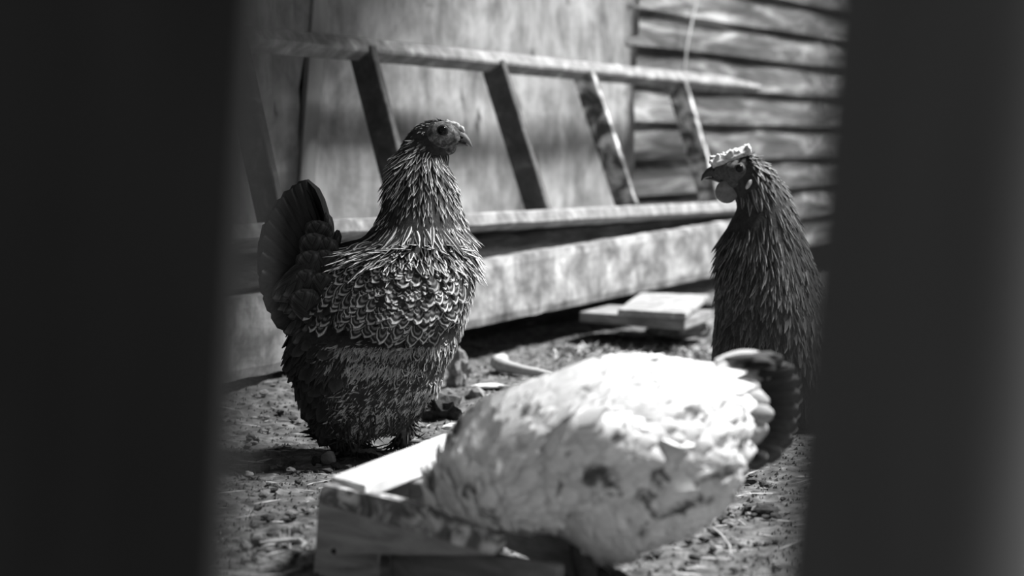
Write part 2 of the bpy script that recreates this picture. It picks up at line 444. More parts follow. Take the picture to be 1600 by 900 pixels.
def coat(parent, name, me, mask, dfun, n, mind, L, Wd, shape, mat, lift=.2, jit=.15, sink=.002, stuff=True, label=None, Y0=2.7, nb=0.0):
    P, Nn = sample(me, n, mind); px, py = to_px(P, Y0)
    k = mask(px, py, P, Nn); P, Nn, px, py = P[k], Nn[k], px[k], py[k]
    if nb: Nn = norm(Nn + np.array([[0, -nb, 0]])); sink = 0.0
    if callable(lift): lift = lift(px, py)[:, None]
    D = dfun(px, py, P, Nn); P, T, N2 = lay(P, Nn, D, lift, jit, sink); m_ = len(P)
    if callable(L): L_ = L(px, py)
    else: L_ = np.full(m_, L)
    L_ = L_ * rng.uniform(.8, 1.2, m_); W_ = (Wd(px, py) if callable(Wd) else np.full(m_, Wd)) * rng.uniform(.85, 1.15, m_)
    fm = build_feathers(P, T, N2, L_, W_, shape, rng.random(m_))
    o = put(name, fm, mat, parent)
    if stuff: tag(o, label, kind='stuff')
    return o
def single_feather(parent, name, base, tip, normal, halfw, mat, mesh, label=None):
    """one big feather as an object of its own; shares mesh data"""
    base, tip, n = Vector(base), Vector(tip), Vector(normal).normalized()
    t = tip - base; L = t.length; t.normalize(); b_ = t.cross(n).normalized(); n = b_.cross(t)
    o = bpy.data.objects.new(name, mesh); COL.objects.link(o); o.parent = parent
    Mx = Matrix((( b_.x * halfw, t.x * L, n.x * L, 0), (b_.y * halfw, t.y * L, n.y * L, 0), (b_.z * halfw, t.z * L, n.z * L, 0), (0, 0, 0, 1)))
    Mx.translation = base - BASE[parent.name]
    o.matrix_local = Mx
    if label: o['label'] = label
    return o
def unit_feather(mat, shape, tone=.5, name='feather'):
    me = build_feathers(np.zeros((1, 3)), np.array([[0, 1., 0]]), np.array([[0, 0, 1.]]), np.ones(1), np.ones(1), shape, np.array([tone]), name)
    me.materials.append(mat); return me
def scales(parent, name, me, mask, dfun, n, mind, L, Wd, mesh, Y0, lift=.2, jit=.08, maxn=290, nb=0.0):
    """countable feathers, each an object of its own"""
    P, Nn = sample(me, n, mind); px, py = to_px(P, Y0)
    k = mask(px, py, P, Nn); P, Nn, px, py = P[k], Nn[k], px[k], py[k]
    if nb: Nn = norm(Nn + np.array([[0, -nb, 0]]))
    D = dfun(px, py, P, Nn); P, T, N2 = lay(P, Nn, D, lift, jit)
    order = np.argsort(P[:, 1])[:maxn]
    for i in order:
        l = L * random.uniform(.85, 1.15)
        single_feather(parent, name, P[i], P[i] + T[i] * l, N2[i], Wd * random.uniform(.85, 1.15), None, mesh[random.randrange(len(mesh))])

# ================================================================== SETTING
WN = Vector((.889, -.457, 0)).normalized(); WD = Vector((.457, .889, 0)).normalized(); UP = Vector((0, 0, 1))
# ---- ground
def ground():
    xs = np.concatenate([np.linspace(-6, -.95, 16)[:-1], np.linspace(-.95, .95, 560), np.linspace(.95, 6, 16)[1:]])
    ys = np.concatenate([np.linspace(-2, 1.6, 10)[:-1], np.geomspace(1.6, 4.9, 620), np.linspace(4.9, 12, 14)[1:]])
    X, Y = np.meshgrid(xs, ys, indexing='xy'); Z = terrain(X, Y); ny, nx = X.shape
    V = np.stack([X, Y, Z], -1).reshape(-1, 3)
    i = np.arange((ny - 1) * (nx - 1)); r, c = i // (nx - 1), i % (nx - 1); a = r * nx + c
    F = np.stack([a, a + 1, a + nx + 1, a + nx], 1)
    me = bpy.data.meshes.new('ground'); me.vertices.add(len(V)); me.vertices.foreach_set('co', V.reshape(-1).astype(np.float32))
    me.loops.add(F.size); me.loops.foreach_set('vertex_index', F.reshape(-1).astype(np.int32))
    me.polygons.add(len(F)); me.polygons.foreach_set('loop_start', np.arange(0, F.size, 4, dtype=np.int32)); me.update(calc_edges=True)
    o = put('floor', me, M['soil']); tag(o, 'bare trodden dirt ground of the yard', kind='structure')
ground()

# ---- walls: sheets left, lapped planks right
LB = Vector((-.07, 3.95, 0))                       # a point of the ladder's foot line
PW = LB - WN * .20                                  # wall plane
def wall_obj(name, label):
    o = bpy.data.objects.new(name, None); COL.objects.link(o); o.location = (PW.x, PW.y, 0); BASE[o.name] = Vector((PW.x, PW.y, 0))
    return tag(o, label, kind='structure')
wl = wall_obj('wall_left', 'shed wall clad in pale weathered sheets')
wr = wall_obj('wall_right', 'shed wall clad in lapped horizontal planks')
def s_of(px, py, p0=PW):
    q = on_plane(px, py, p0, WN); return (q - p0).dot(WD), q.z
def wbox(s0, s1, z0, z1, off, th, lean0=0., lean1=0., bev=.001):
    """box on the wall: s along, off = face distance from wall plane, th thickness; s edges may lean from bottom (s0) to top (s0+lean0)"""
    bm = bmesh.new(); pts = []
    for z, l0, l1 in ((z0, 0, 0), (z1, lean0, lean1)):
        for s, o_ in ((s0 + l0, off - th), (s1 + l1, off - th), (s1 + l1, off), (s0 + l0, off)):
            pts.append(PW + WD * s + WN * o_ + UP * z)
    hexa(bm, pts)
    if bev: bevel(bm, bev, 1)
    return bm
sA, zA = s_of(463, 280); sB, zB = s_of(484, 0)
ls = (sB - sA) / (zB - zA)
def seam(z): return sA + (z - zA) * ls
sE, zE = s_of(986, 320); sF, zF = s_of(1003, 5); le = (sF - sE) / (zF - zE)
def edge(z): return sE + (z - zE) * le
Z0, Z1 = .14, 1.7
def sheet(name, sa0, sa1, sb0, sb1, off):
    bm = bmesh.new(); nz = 40; ns = 24; g = []
    for j in range(nz + 1):
        z = Z0 + (Z1 - Z0) * j / nz; row = []
        for i in range(ns + 1):
            t = i / ns; s = (sa0 * (1 - j / nz) + sa1 * j / nz) * (1 - t) + (sb0 * (1 - j / nz) + sb1 * j / nz) * t
            if i == ns: s += .008 * math.sin(z * 21) + .004 * math.sin(z * 55)
            w = (.006 * math.sin(s * 7 + z * 3) + .003 * math.sin(z * 17 + s * 5)) * min(1, abs(s - seam(z)) / .3)
            row.append(bm.verts.new(PW + WD * s + WN * (off + w) + UP * z))
        g.append(row)
    for j in range(nz):
        for i in range(ns): bm.faces.new((g[j][i], g[j][i + 1], g[j + 1][i + 1], g[j + 1][i]))
    r = bmesh.ops.solidify(bm, geom=bm.faces[:], thickness=.004)
    return bm
put('sheet_panel', bm_mesh(sheet('a', seam(Z0) - 2.2, seam(Z1) - 2.2, seam(Z0) - .004, seam(Z1) - .004, .0)), M['sheet'], wl, smooth=True)
put('sheet_panel', bm_mesh(sheet('b', seam(Z0) + .0, seam(Z1) + .0, edge(Z0), edge(Z1), .0)), M['sheet'], wl, smooth=True)
# batten over the seam
bm = wbox(seam(Z0) + .004, seam(Z0) + .055, Z0, Z1, .007, .006, seam(Z1) - seam(Z0), seam(Z1) - seam(Z0))
tag(put('batten', bm_mesh(bm), M['batten'], wl), 'narrow pale wooden strip')
# backing so no light comes through the joints
put('backing_board', bm_mesh(wbox(-2.4, 5.5, .0, Z1, -.06, .02)), M['timber'], wl)
# planks
rows_y = [300, 245, 186, 127, 68, 12]
zs = [s_of(1008, y, PW - WN * .02)[1] for y in rows_y]
dz = (zs[-1] - zs[0]) / 5; zs = [zs[0] - dz * 2, zs[0] - dz] + zs
while zs[-1] < Z1 - .1: zs.append(zs[-1] + dz)
for i in range(len(zs) - 1):
    z0, z1 = zs[i], zs[i + 1]; bm = bmesh.new(); ns = 30; nz = 6; g = []
    sa, sb = edge(z0) - .08, 4.6
    for j in range(nz + 1):
        t = j / nz; z = z0 - .008 + (z1 - z0 + .008) * t; row = []
        prof = .018 - .022 * t + .003 * math.sin(t * math.pi)
        for k in range(ns + 1):
            s = sa + (sb - sa) * (k / ns) ** 1.3
            row.append(bm.verts.new(PW + WD * s + WN * (-.022 + prof + .0015 * math.sin(s * 9 + i * 2.3)) + UP * (z + .0015 * math.sin(s * 6 + i * 1.7))))
        g.append(row)
    for j in range(nz):
        for k in range(ns): bm.faces.new((g[j][k], g[j][k + 1], g[j + 1][k + 1], g[j + 1][k]))
    bmesh.ops.solidify(bm, geom=bm.faces[:], thickness=.012)
    put('plank', bm_mesh(bm), M['plank'], wr, smooth=False)
# hanging string
p0 = on_plane(1092, -30, PW + WN * .03, WN); p1 = on_plane(1068, 112, PW + WN * .03, WN)
mid = [p0.lerp(p1, t) + WD * .006 * math.sin(t * 7) for t in [k / 10 for k in range(11)]]
tag(put('string', bm_mesh(lathe_path(mid, [.0028] * 11, 6)), M['wire'], origin=p1), 'thin pale string hanging down the plank wall', 'string')

# added boards, unseen above the frame, placed to shade the left of the yard
e0 = Vector((.88, 2.3, 1.74)); e1 = Vector((.47, 4.75, 1.74)); ed = (e1 - e0).normalized(); en = Vector((-ed.y, ed.x, 0))
rf = bpy.data.objects.new('shade_boards', None); COL.objects.link(rf); rf.location = e0; BASE[rf.name] = e0.copy(); tag(rf, 'unseen boards added overhead to shade the left side of the yard', kind='structure')
for i in range(9):
    q = e0 + en * (.10 + .2 * i) - ed * .5
    put('shade_board', bar(q, q + ed * (3.3 + .10 * i), UP, .19, .02), M['timber'], rf)
# ---- concrete beam on the ground, timber behind it
PB = at(430, 583, 3.25); PB.z = 0
def bq(px, py): return on_plane(px, py, PB, WN)
def beam():
    bm = bmesh.new(); tops = [(250, 488), (520, 445), (745, 409.5), (1121, 349), (1190, 338)]; bots = [(250, 621), (520, 563), (745, 511.5), (1114, 433), (1190, 417)]
    n = 90; g = []
    T = [bq(*p) for p in tops]; B = [bq(*p) for p in bots]
    s0 = (T[0] - PB).dot(WD); s1 = (T[-1] - PB).dot(WD)
    tzs = np.interp(np.linspace(s0, s1, n), [(p - PB).dot(WD) for p in T], [p.z for p in T])
    bzs = np.interp(np.linspace(s0, s1, n), [(p - PB).dot(WD) for p in B], [p.z for p in B])
    r = random.Random(3); pr = []
    for i in range(n):
        s = s0 + (s1 - s0) * i / (n - 1); a = tzs[i] + r.uniform(-.0018, .0018); b_ = bzs[i] + r.uniform(-.0012, .0012)
        c = []
        for j in range(9):
            t = j / 8; off = .0015 * math.sin(s * 23 + t * 5) - (.004 if j in (0, 8) else 0)
            c.append(PB + WD * s + WN * off + UP * (b_ + (a - b_) * t))
        for j in range(5): c.append(PB + WD * s - WN * (.02 + .10 * j / 4) + UP * (a + r.uniform(-.001, .001)))
        c.append(PB + WD * s - WN * .12 + UP * b_)
        pr.append(c)
    return loft(pr)
o = put('concrete_beam', bm_mesh(beam()), M['beam'], origin=(PB.x, PB.y, .04)); tag(o, 'long mottled concrete beam lying in front of the ladder, right end propped up', 'beam')
PT = PB - WN * .025
tA = on_plane(250, 443, PT, WN); tB = on_plane(1190, 343, PT, WN)
o = put('timber', bar(tA - WN * .10, tB - WN * .10, UP, .18, .052, rough=.004, cuts=40, seed=4, bev=.006), M['timber'], origin=((tA.x + tB.x) / 2, (tA.y + tB.y) / 2, .1))
tag(o, 'dark rough timber between the concrete beam and the ladder', 'timber')

# ---- ladder
lad = thing('ladder', (LB.x, LB.y, .2), 'old wooden ladder laid on its long edge, leaning on the shed wall', 'ladder')
PTOP = LB - WN * .105
LEAN = None
a0 = on_plane(250, 47, PTOP, WN); a1 = on_plane(1120, 126, PTOP, WN); a2 = on_plane(1186, 137, PTOP, WN)
b0 = on_plane(250, 376, LB, WN); b1 = on_plane(1165, 326, LB, WN)
up = ((a0 - b0) - WD * (a0 - b0).dot(WD)).normalized()
def rail_mesh(p, q, w, h, seed, upv):
    me = bar(p, q, upv, w, h, rough=.0012, cuts=30, seed=seed, bev=.004); return me
bm = bmesh.new(); bm.from_mesh(rail_mesh(a0, a2, .036, .034, 2, up * .93 - WN * .37))
d_ = (a2 - a0).normalized()
for v in bm.verts:                      # broken, tapering end
    k = (v.co - a0).dot(d_) / (a2 - a0).length
    if k > .9:
        c = a0 + d_ * (v.co - a0).dot(d_); f = (k - .9) / .1
        v.co = c + (v.co - c) * (1 - .6 * f)
top_rail = put('rail', bm_mesh(bm), M['ladder'], lad)
put('rail', rail_mesh(b0, b1, .062, .030, 5, up), M['ladder'], lad)
rungs = [((362, 66), (428, 345)), ((566, 78), (637, 345)), ((770, 99), (846, 335)), ((912, 115), (983, 322)), ((1058, 132), (1112, 312))]
for i, (t, b_) in enumerate(rungs):
    p = on_plane(*t, PTOP, WN); q = on_plane(*b_, LB, WN)
    me = bar(q - UP * .012, p + up * .0, WD, .052, .020, rough=.0008, cuts=8, seed=i, bev=.002)
    rg = put('rung', me, M['ladder_paint'] if i > 2 else M['rung'], lad)
    if i > 2: rg['label'] = 'rung spattered with pale paint'

# ---- slabs propping the beam
def slab(name, pts_px, ztop, th, mat, label, cat, par=None, group=None):
    top = [at_z(x, y, ztop) for x, y in pts_px]; bm = bmesh.new()
    hexa(bm, [p - UP * th for p in top] + top); bevel(bm, .004, 2)
    c = sum(top, Vector()) / 4
    o = put(name, bm_mesh(bm), mat, origin=(c.x, c.y, ztop - th), smooth=False); tag(o, label, cat, group); return o
zz = tz(*at_z(1070, 530, 0).xy)
slab('flat_board', [(965, 483), (1072, 489), (1108, 460), (1000, 457)], .085, .014, M['slab'], 'pale flat board on top of the stack propping the beam', 'board')
slab('flat_board', [(905, 487), (1070, 500), (1113, 484), (950, 476)], .068, .022, M['grey_wood'], 'longer grey board under the pale one, propping the beam', 'board')
def rock(c, r, seed, mat, label, cat='stone', name='stone', group=None, sub=2, sharp=.35, flat=False):
    bm = bmesh.new(); bmesh.ops.create_icosphere(bm, subdivisions=sub, radius=1)
    rr = random.Random(seed); pl = [Vector((rr.gauss(0, 1), rr.gauss(0, 1), rr.gauss(0, 1))).normalized() for _ in range(9)]
    for v in bm.verts:
        d = v.co.normalized(); k = 1.0
        for p in pl:
            t = d.dot(p)
            if t > .55: k = min(k, .62 / t + .1)
        k += mnoise.fractal(d * 2.2 + Vector((seed, 0, 0)), 1.0, 2.0, 4) * .22 * (sub - 1) + rr.uniform(-.05, .05) * sharp * 2
        v.co = Vector((d.x * r[0], d.y * r[1], d.z * r[2])) * k
    me = bm_mesh(bm); c = Vector(c); me.transform(Matrix.Translation(c))
    o = put(name, me, mat, origin=(c.x, c.y, c.z - r[2]), smooth=False)
    if cat: tag(o, label, cat, group)
    return o
p = at(1062, 528, 4.28); rock((p.x, 4.32, .026), (.075, .05, .026), 11, M['stone'], 'rough stone at the foot of the board stack under the beam')
p = at(1100, 520, 4.4); rock((p.x, 4.42, .024), (.03, .04, .026), 15, M['slab'], 'pale stone tucked under the right end of the board stack')

# ================================================================== CRATE in front
crate = thing('feed_crate', (-.1, 1.87, 0), 'open rough wooden feeding crate with bright top plank in the foreground', 'crate')
A = Vector((-.186, 1.939, 0)); B = Vector((-.0155, 1.80, 0)); rd = (B - A).normalized(); rn = Vector((rd.y, -rd.x, 0))
if rn.y > 0: rn = -rn
def rp(px, py): return on_plane(px, py, A, rn)
def poly_prism(pts, n, th, bev=.0015):
    bm = bmesh.new(); f = [bm.verts.new(p) for p in pts]; b_ = [bm.verts.new(p - n * th) for p in pts]; k = len(pts)
    bm.faces.new(f); bm.faces.new(b_[::-1])
    for i in range(k): bm.faces.new((f[i], b_[i], b_[(i + 1) % k], f[(i + 1) % k]))
    if bev: bevel(bm, bev, 2)
    return bm_mesh(bm)
put('front_board', poly_prism([rp(497, 775), rp(505, 757), rp(600, 778), rp(691, 800), rp(745, 824), rp(775, 840), rp(771, 868), rp(680, 867), rp(592, 864), rp(592, 892), rp(492, 868)], rn, .016), M['rail'], crate)
put('foot_block', poly_prism([rp(491, 866), rp(592, 862), rp(592, 925), rp(489, 903)], rn, .05), M['rail'], crate)
def plankq(pts_px, z, th, mat, name, par):
    top = [at_z(x, y, z) for x, y in pts_px]; bm = bmesh.new(); hexa(bm, [p - UP * th for p in top] + top); bevel(bm, .002, 2)
    return put(name, bm_mesh(bm), mat, par)
plankq([(517, 744), (571, 758), (735, 696), (755, 654)], .094, .014, M['crate_top'], 'top_plank', crate)
# inner side board under the top plank, a cross piece, floor board
q0 = at_z(560, 752, .08); q1 = at_z(728, 690, .08)
put('side_board', bar(q0 - UP * .038, q1 - UP * .038, UP, .014, .072, bev=.002), M['grey_wood'], crate)
c0 = at_z(655, 735, .05); c1 = at_z(690, 800, .05)
put('end_board', bar(Vector((-.04, 2.12, .045)), Vector((.075, 1.86, .045)), UP, .014, .075, bev=.002), M['grey_wood'], crate)
put('corner_post', bar(Vector((-.087, 2.03, .008)), Vector((-.087, 2.03, .078)), WD, .03, .03, bev=.002), M['grey_wood'], crate)
bm = ellip(rp(523, 861) + rn * .0005, (.0035, .0012, .003), 2); put('knot', bm_mesh(bm), M['dark_stone'], crate, smooth=True)
# low rail below/behind, in the dark
put('inner_board', bar(Vector((-.12, 1.915, .020)), Vector((.045, 1.780, .020)), UP, .012, .045, bev=.002), M['grey_wood'], crate)

# ================================================================== BRAHMA HEN
YB = 2.70
gx = at(590, 700, YB); hen = thing('hen', (gx.x, YB, 0), 'dark laced hen with black tail and feathered feet standing side-on, facing right', 'hen')
rows = [(187, 664, 698, .008), (191, 652, 706, .013), (200, 640, 714, .018), (210, 632, 714, .020), (222, 624, 711, .022), (235, 617, 704, .025), (245, 613, 702, .030), (260, 607, 706, .036), (280, 601, 712, .043),
        (300, 598, 718, .050), (330, 589, 727, .060), (350, 581, 732, .070), (365, 571, 735, .077), (378, 548, 738, .083), (390, 524, 741, .089), (410, 505, 744, .098), (440, 485, 745, .104), (470, 466, 741, .106),
        (492, 457, 735, .090), (508, 452, 730, .090), (530, 447, 722, .102), (560, 445, 707, .106), (600, 455, 694, .096), (630, 468, 675, .088), (655, 478, 648, .078), (672, 490, 612, .065), (684, 505, 560, .045)]
parts = [loft_y(rows, YB, 5, 5)]
parts.append(ellip(at(699, 214, YB), (.020, .019, .016)))
parts.append(ellip(at(713, 214, YB), (.0095, .010, .011)))
parts.append(ellip(at(700, 232, YB), (.010, .012, .009)))
body = fuse(parts, .0035, 5)
bo = put('body', body.copy(), M['underdown_dark'], hen, smooth=True)
# face skin patch: thin shell over the front of the head
fc = fuse([ellip(at(689, 212, YB), (.0260, .0286, .0205)), ellip(at(708, 215, YB), (.0125, .0150, .0125)), ellip(at(700, 231, YB), (.0115, .0140, .0100)), ellip(at(716, 209, YB), (.008, .0085, .0075))], .0016, 3)
tag(put('face', fc, M['skin'], hen, smooth=True), 'bare pale facial skin')
FS = YB - .0275
def eye(parent, px, py, Y, r, iris=M['iris']):
    c = at(px, py, Y)
    put('eye_ring', bm_mesh(ellip(c, (r * 1.35, r * .55, r * 1.3), 3)), iris, parent, smooth=True)
    e = put('eye', bm_mesh(ellip(c - Vector((0, r * .35, 0)), (r, r * .55, r), 3)), M['eye'], parent, smooth=True)
eye(hen, 691.5, 204, FS + .001, .0060)
def far_eye(parent, px, py, Y, r):
    put('eye', bm_mesh(ellip(at(px, py, Y), (r, r * .5, r), 2)), M['eye'], parent, smooth=True)
far_eye(hen, 691.5, 204, YB + .029, .005)
def beak(parent, up_pts, lo_pts, Y, wu, wl, mu):
    """side outlines (image points on the hen's mid plane) swept with a rounded width"""
    for nm, (top, bot), w in (('upper_beak', up_pts, wu), ('lower_beak', lo_pts, wl)):
        rings = []; n = 9
        for i in range(n):
            t = i / (n - 1)
            def ip(L):
                f = t * (len(L) - 1); k = min(int(f), len(L) - 2); f -= k
                return at(L[k][0] * (1 - f) + L[k + 1][0] * f, L[k][1] * (1 - f) + L[k + 1][1] * f, Y)
            a, b_ = ip(top), ip(bot); c = (a + b_) / 2; h = (a - b_) / 2; ww = w * (1 - t ** 1.6) + .0008
            rings.append([c + h * math.sin(s) + Vector((0, ww * math.cos(s), 0)) for s in [2 * math.pi * k / 14 for k in range(14)]])
        put(nm, bm_mesh(loft(rings)), mu, parent, smooth=True)
beak(hen, ([(713, 201), (722, 203), (729, 210), (735, 219), (738.5, 230)], [(711, 221), (719, 220.5), (726, 222.5), (732, 226), (737.5, 230.5)]),
     ([(708, 221.5), (718, 221), (725, 223.5), (732, 228)], [(708, 229), (717, 229.5), (725, 229), (731, 229)]), YB, .0085, .0062, M['beak'])
put('nostril', bm_mesh(ellip(at(720, 214, YB - .0068), (.0038, .0022, .0021), 2, Matrix.Rotation(.5, 3, 'Y'))), M['eye'], hen, smooth=True)
put('mouth_line', bm_mesh(lathe_path([at(x, y, YB - d) for x, y, d in ((698, 226, .0165), (704, 222.6, .0140), (709, 221, .0115), (715, 221, .0092), (721, 221.7, .0078), (728, 224, .0052))], [.0011] * 6, 6)), M['eye'], hen, smooth=True)
pc = []
rr = random.Random(5)
for i in range(16):
    t = i / 15; x = 697 + t * 26; y = 190 + (t ** 1.6) * 11
    for k in (-1, 0, 1): pc.append(ellip(at(x + rr.uniform(-1, 1), y + rr.uniform(-2, 1.5) + abs(k) * 2, YB + k * .0035), (.0028, .003, .0028 + .001 * rr.random()), 1))
tag(put('comb', fuse(pc, .0011, 1), M['comb'], hen, smooth=True), 'small pale knobbly comb')

# wing (near and far)
BROWS = np.array(rows)
def wing(sign):
    """folded wing: a shell that hugs the body and stands off along its lower edge"""
    rowsw = [(374, 650, 705, .002), (382, 610, 726, .005), (394, 580, 733, .009), (412, 560, 739, .014), (432, 550, 740, .018), (452, 545, 738, .022), (470, 545, 730, .026), (484, 553, 718, .030), (495, 575, 703, .030), (503, 605, 684, .022)]
    R = interp_rows(rowsw, 5); rings = []
    for y, xl, xr, bl in R:
        L_, R_, hd = [np.interp(y, BROWS[:, 0], BROWS[:, k]) for k in (1, 2, 3)]
        if y > 480: hd = max(hd, .098)
        ring = []
        for side in (1, 0):
            for k in range(14):
                t = k / 13 if side else 1 - k / 13
                x = xl + 2 + (xr - xl - 4) * t; u = (x - (L_ + R_) / 2) / ((R_ - L_) / 2 + 6)
                ys = hd * math.sqrt(max(0.02, 1 - u * u)); bul = bl * (math.sin(math.pi * min(max(t, .0), 1)) ** .5)
                yy = YB - sign * (ys + bul if side else ys - .010)
                p = at(x, y, YB); ring.append(Vector((p.x, yy, p.z)))
        rings.append(ring)
    return fuse([loft(rings)], .003, 4)
wme = wing(1); wn_ = put('wing', wme.copy(), M['underdown_dark'], hen, smooth=True)
wf_ = put('wing', wing(-1), M['underdown_mid'], hen, smooth=True)

H = rng
near = lambda P, k=.25: P[:, 1] < 1e9
# -- head feathers
def inhead(px, py): return (((px - 698) / 27) ** 2 + ((py - 213) / 23) ** 2 < 1) | ((px > 702) & (py < 240))
def d_neck(px, py, P, Nn):
    t = np.clip((px - 590) / 130, 0, 1); dx = -.35 + .55 * t + .15 * (py - 300) / 100 * (t - .5)
    crown = py < 235; dx = np.where(crown, -.9 + .3 * (py - 190) / 45, dx); dz = np.where(crown, -.5 - .01 * (py - 190), -1.0)
    return dirs(dx, dz)
coat(hen, 'crown_feathers', body, lambda px, py, P, n: (py < 245) & ~inhead(px, py), d_neck, 12000, .0022, .013, .0026, FL, M['f_crown'], lift=.2, jit=.3, label='short black crown feathers')
coat(hen, 'cheek_feathers', body, lambda px, py, P, n: (py > 214) & (py < 258) & (px > 640) & (px < 706) & ~inhead(px, py), d_neck, 9000, .0026, .015, .0016, FL, M['f_cheek'], lift=.38, jit=.3, label='pale ear tuft feathers')
coat(hen, 'face_bristles', fc, lambda px, py, P, n: (px < 714) & (py > 188) & (((px - 692) / 9) ** 2 + ((py - 204) / 9) ** 2 > 1), lambda px, py, P, n: dirs(-1 + 0 * px, -.6 + 0 * px), 6000, .0018, .006, .0008, FW, M['f_cheek'], lift=.15, jit=.2, sink=0)
# -- neck hackle
coat(hen, 'hackle_feathers', body, lambda px, py, P, n: (py > 228) & (py < 388) & ~inhead(px, py), d_neck, 30000, .0040, lambda px, py: .024 + .020 * np.clip((py - 230) / 90, 0, 1), lambda px, py: .0026 + .0012 * np.clip((py - 230) / 100, 0, 1), FL, M['f_hackle'], lift=lambda px, py: .15 + .30 * np.clip((285 - py) / 40, 0, 1), jit=.15, label='black neck feathers with pale edges')
coat(hen, 'hackle_fringe', body, lambda px, py, P, n: (py > 340) & (py < 396) & (px > 560), d_neck, 9000, .0050, .050, .0040, FL, M['f_hackle'], lift=.33, jit=.22)
# -- breast
coat(hen, 'breast_feathers', body, lambda px, py, P, n: (py > 370) & (py < 600) & (px > 690), lambda px, py, P, n: dirs(np.where(py < 450, .1, -.45) + 0 * px, -1 + 0 * px), 9000, .0062, .032, .0055, FL, M['f_breast'], lift=.16, jit=.16)
coat(hen, 'breast_scallops', body, lambda px, py, P, n: (py > 480) & (py < 590) & (px > 640) & (px < 720), lambda px, py, P, n: dirs(-.5 + 0 * px, -1 + 0 * px), 2500, .010, .022, .008, FR, M['f_laced'], lift=.2, jit=.4)
# -- back / saddle
def d_back(px, py, P, Nn): return dirs(-1.0 + .9 * np.clip((py - 390) / 110, 0, 1), -.35 - .9 * np.clip((py - 390) / 80, 0, 1), -.15 * np.sign(YB - P[:, 1]))
u_l = [unit_feather(M['f_laced'], FR, t, 'laced_feather') for t in (.1, .35, .6, .9)]
scales(hen, 'saddle_feather', body, lambda px, py, P, n: (py > 372) & (py < 495) & (px > 470) & (px < 640) & (P[:, 1] < YB + .02), d_back, 6000, .0105, .036, .0105, u_l, YB, lift=.2, jit=.16, nb=.3)
coat(hen, 'saddle_plumage', body, lambda px, py, P, n: (py > 368) & (py < 500) & (px < 660), d_back, 7000, .0075, .024, .007, FR, M['f_laced'], lift=.12, jit=.2)
coat(hen, 'saddle_hackle', body, lambda px, py, P, n: (py > 370) & (py < 410) & (px < 650) & (px > 515), d_back, 6000, .006, .030, .0035, FL, M['f_hackle'], lift=.22, jit=.2)
# -- wing feathers
def d_wing(px, py, P, Nn):
    t = np.clip((px - 560) / 170, 0, 1); return dirs(-.75 + .65 * t, -1 + 0 * px)
scales(wn_, 'wing_feather', wme, lambda px, py, P, n: (P[:, 1] < YB - .07) & (py < 500) & (n[:, 2] < .85), d_wing, 9000, .0095, .034, .0098, u_l, YB, lift=.2, jit=.18, nb=.35)
wu = unit_feather(M['f_laced'], FR, .5)
coat(wn_, 'wing_plumage', wme, lambda px, py, P, n: (P[:, 1] < YB - .05), d_wing, 9000, .0065, .022, .0065, FR, M['f_laced'], lift=.16, jit=.2)
coat(wn_, 'shoulder_hackle', wme, lambda px, py, P, n: (P[:, 1] < YB - .03) & (py < 398), d_neck, 9000, .0045, .030, .0038, FL, M['f_hackle'], lift=.25, jit=.25)
# -- belly fluff
def d_fluff(px, py, P, Nn):
    cx = 560.; return dirs(-.5 * np.clip((px - 480) / 150, -.4, 1) - .15, -1 + 0 * px)
coat(hen, 'belly_fluff', body, lambda px, py, P, n: (py > 470) & (px > 515 - .0 * py) & (py < 700), d_fluff, 70000, .0023, .022, .0011, FW, M['f_fluff'], lift=.15, jit=.38)
coat(hen, 'belly_tufts', body, lambda px, py, P, n: (py > 490) & (px > 530) & (py < 680), d_fluff, 24000, .0036, .022, .0028, FL, M['f_fluff'], lift=.10, jit=.4)
coat(hen, 'rear_fluff', body, lambda px, py, P, n: (py > 440) & (px < 560) & (py < 700), lambda px, py, P, n: dirs(-.5 + 0 * px, -1 + 0 * px), 16000, .0045, .034, .0036, FW, M['f_fluffdark'], lift=.12, jit=.35)
coat(hen, 'rear_plumage', body, lambda px, py, P, n: (py > 430) & (px < 540) & (py < 700), lambda px, py, P, n: dirs(-.7 + 0 * px, -1 + 0 * px), 3000, .011, .036, .010, FR, M['f_fluffdark'], lift=.18, jit=.25)
coat(hen, 'thigh_fringe', body, lambda px, py, P, n: (py > 615) & (py < 700), lambda px, py, P, n: dirs(-.35 + .004 * (px - 560), -1 + 0 * px), 9000, .0045, .036, .0016, FL, M['f_fluffdark'], lift=.16, jit=.4)
# -- tail
u_t = unit_feather(M['f_tail'], FT, .5, 'tail_feather')
tips = [(479, 281), (469, 287), (456, 296), (443, 309), (431, 326), (421, 346), (414, 370), (411, 398), (411, 428), (416, 458), (427, 488)]
for sgn in (-1, 1):
    for i, (x, y) in enumerate(tips):
        t = i / (len(tips) - 1); bx, by = 500 + 12 * (1 - t), 425 + 50 * t
        Yb = YB + sgn * (.012 + .012 * t); Yt = YB + sgn * (.016 + .045 * t)
        single_feather(hen, 'tail_feather', at(bx, by, Yb), at(x, y, Yt), Vector((.25, -1 if sgn < 0 else 1, .2)), .025, None, u_t)
u_c = unit_feather(M['f_cushion'], FT, .5, 'cushion_feather')
cush = [(525, 360, 500, 425, .030, .007), (507, 334, 512, 410, .040, .007), (492, 346, 498, 395, .042, .019), (484, 366, 494, 425, .056, .021), (508, 372, 512, 425, .060, .014), (478, 394, 492, 450, .066, .021), (504, 392, 508, 440, .070, .017), (470, 424, 490, 480, .072, .020), (498, 428, 505, 475, .078, .018), (466, 455, 486, 505, .080, .020)]
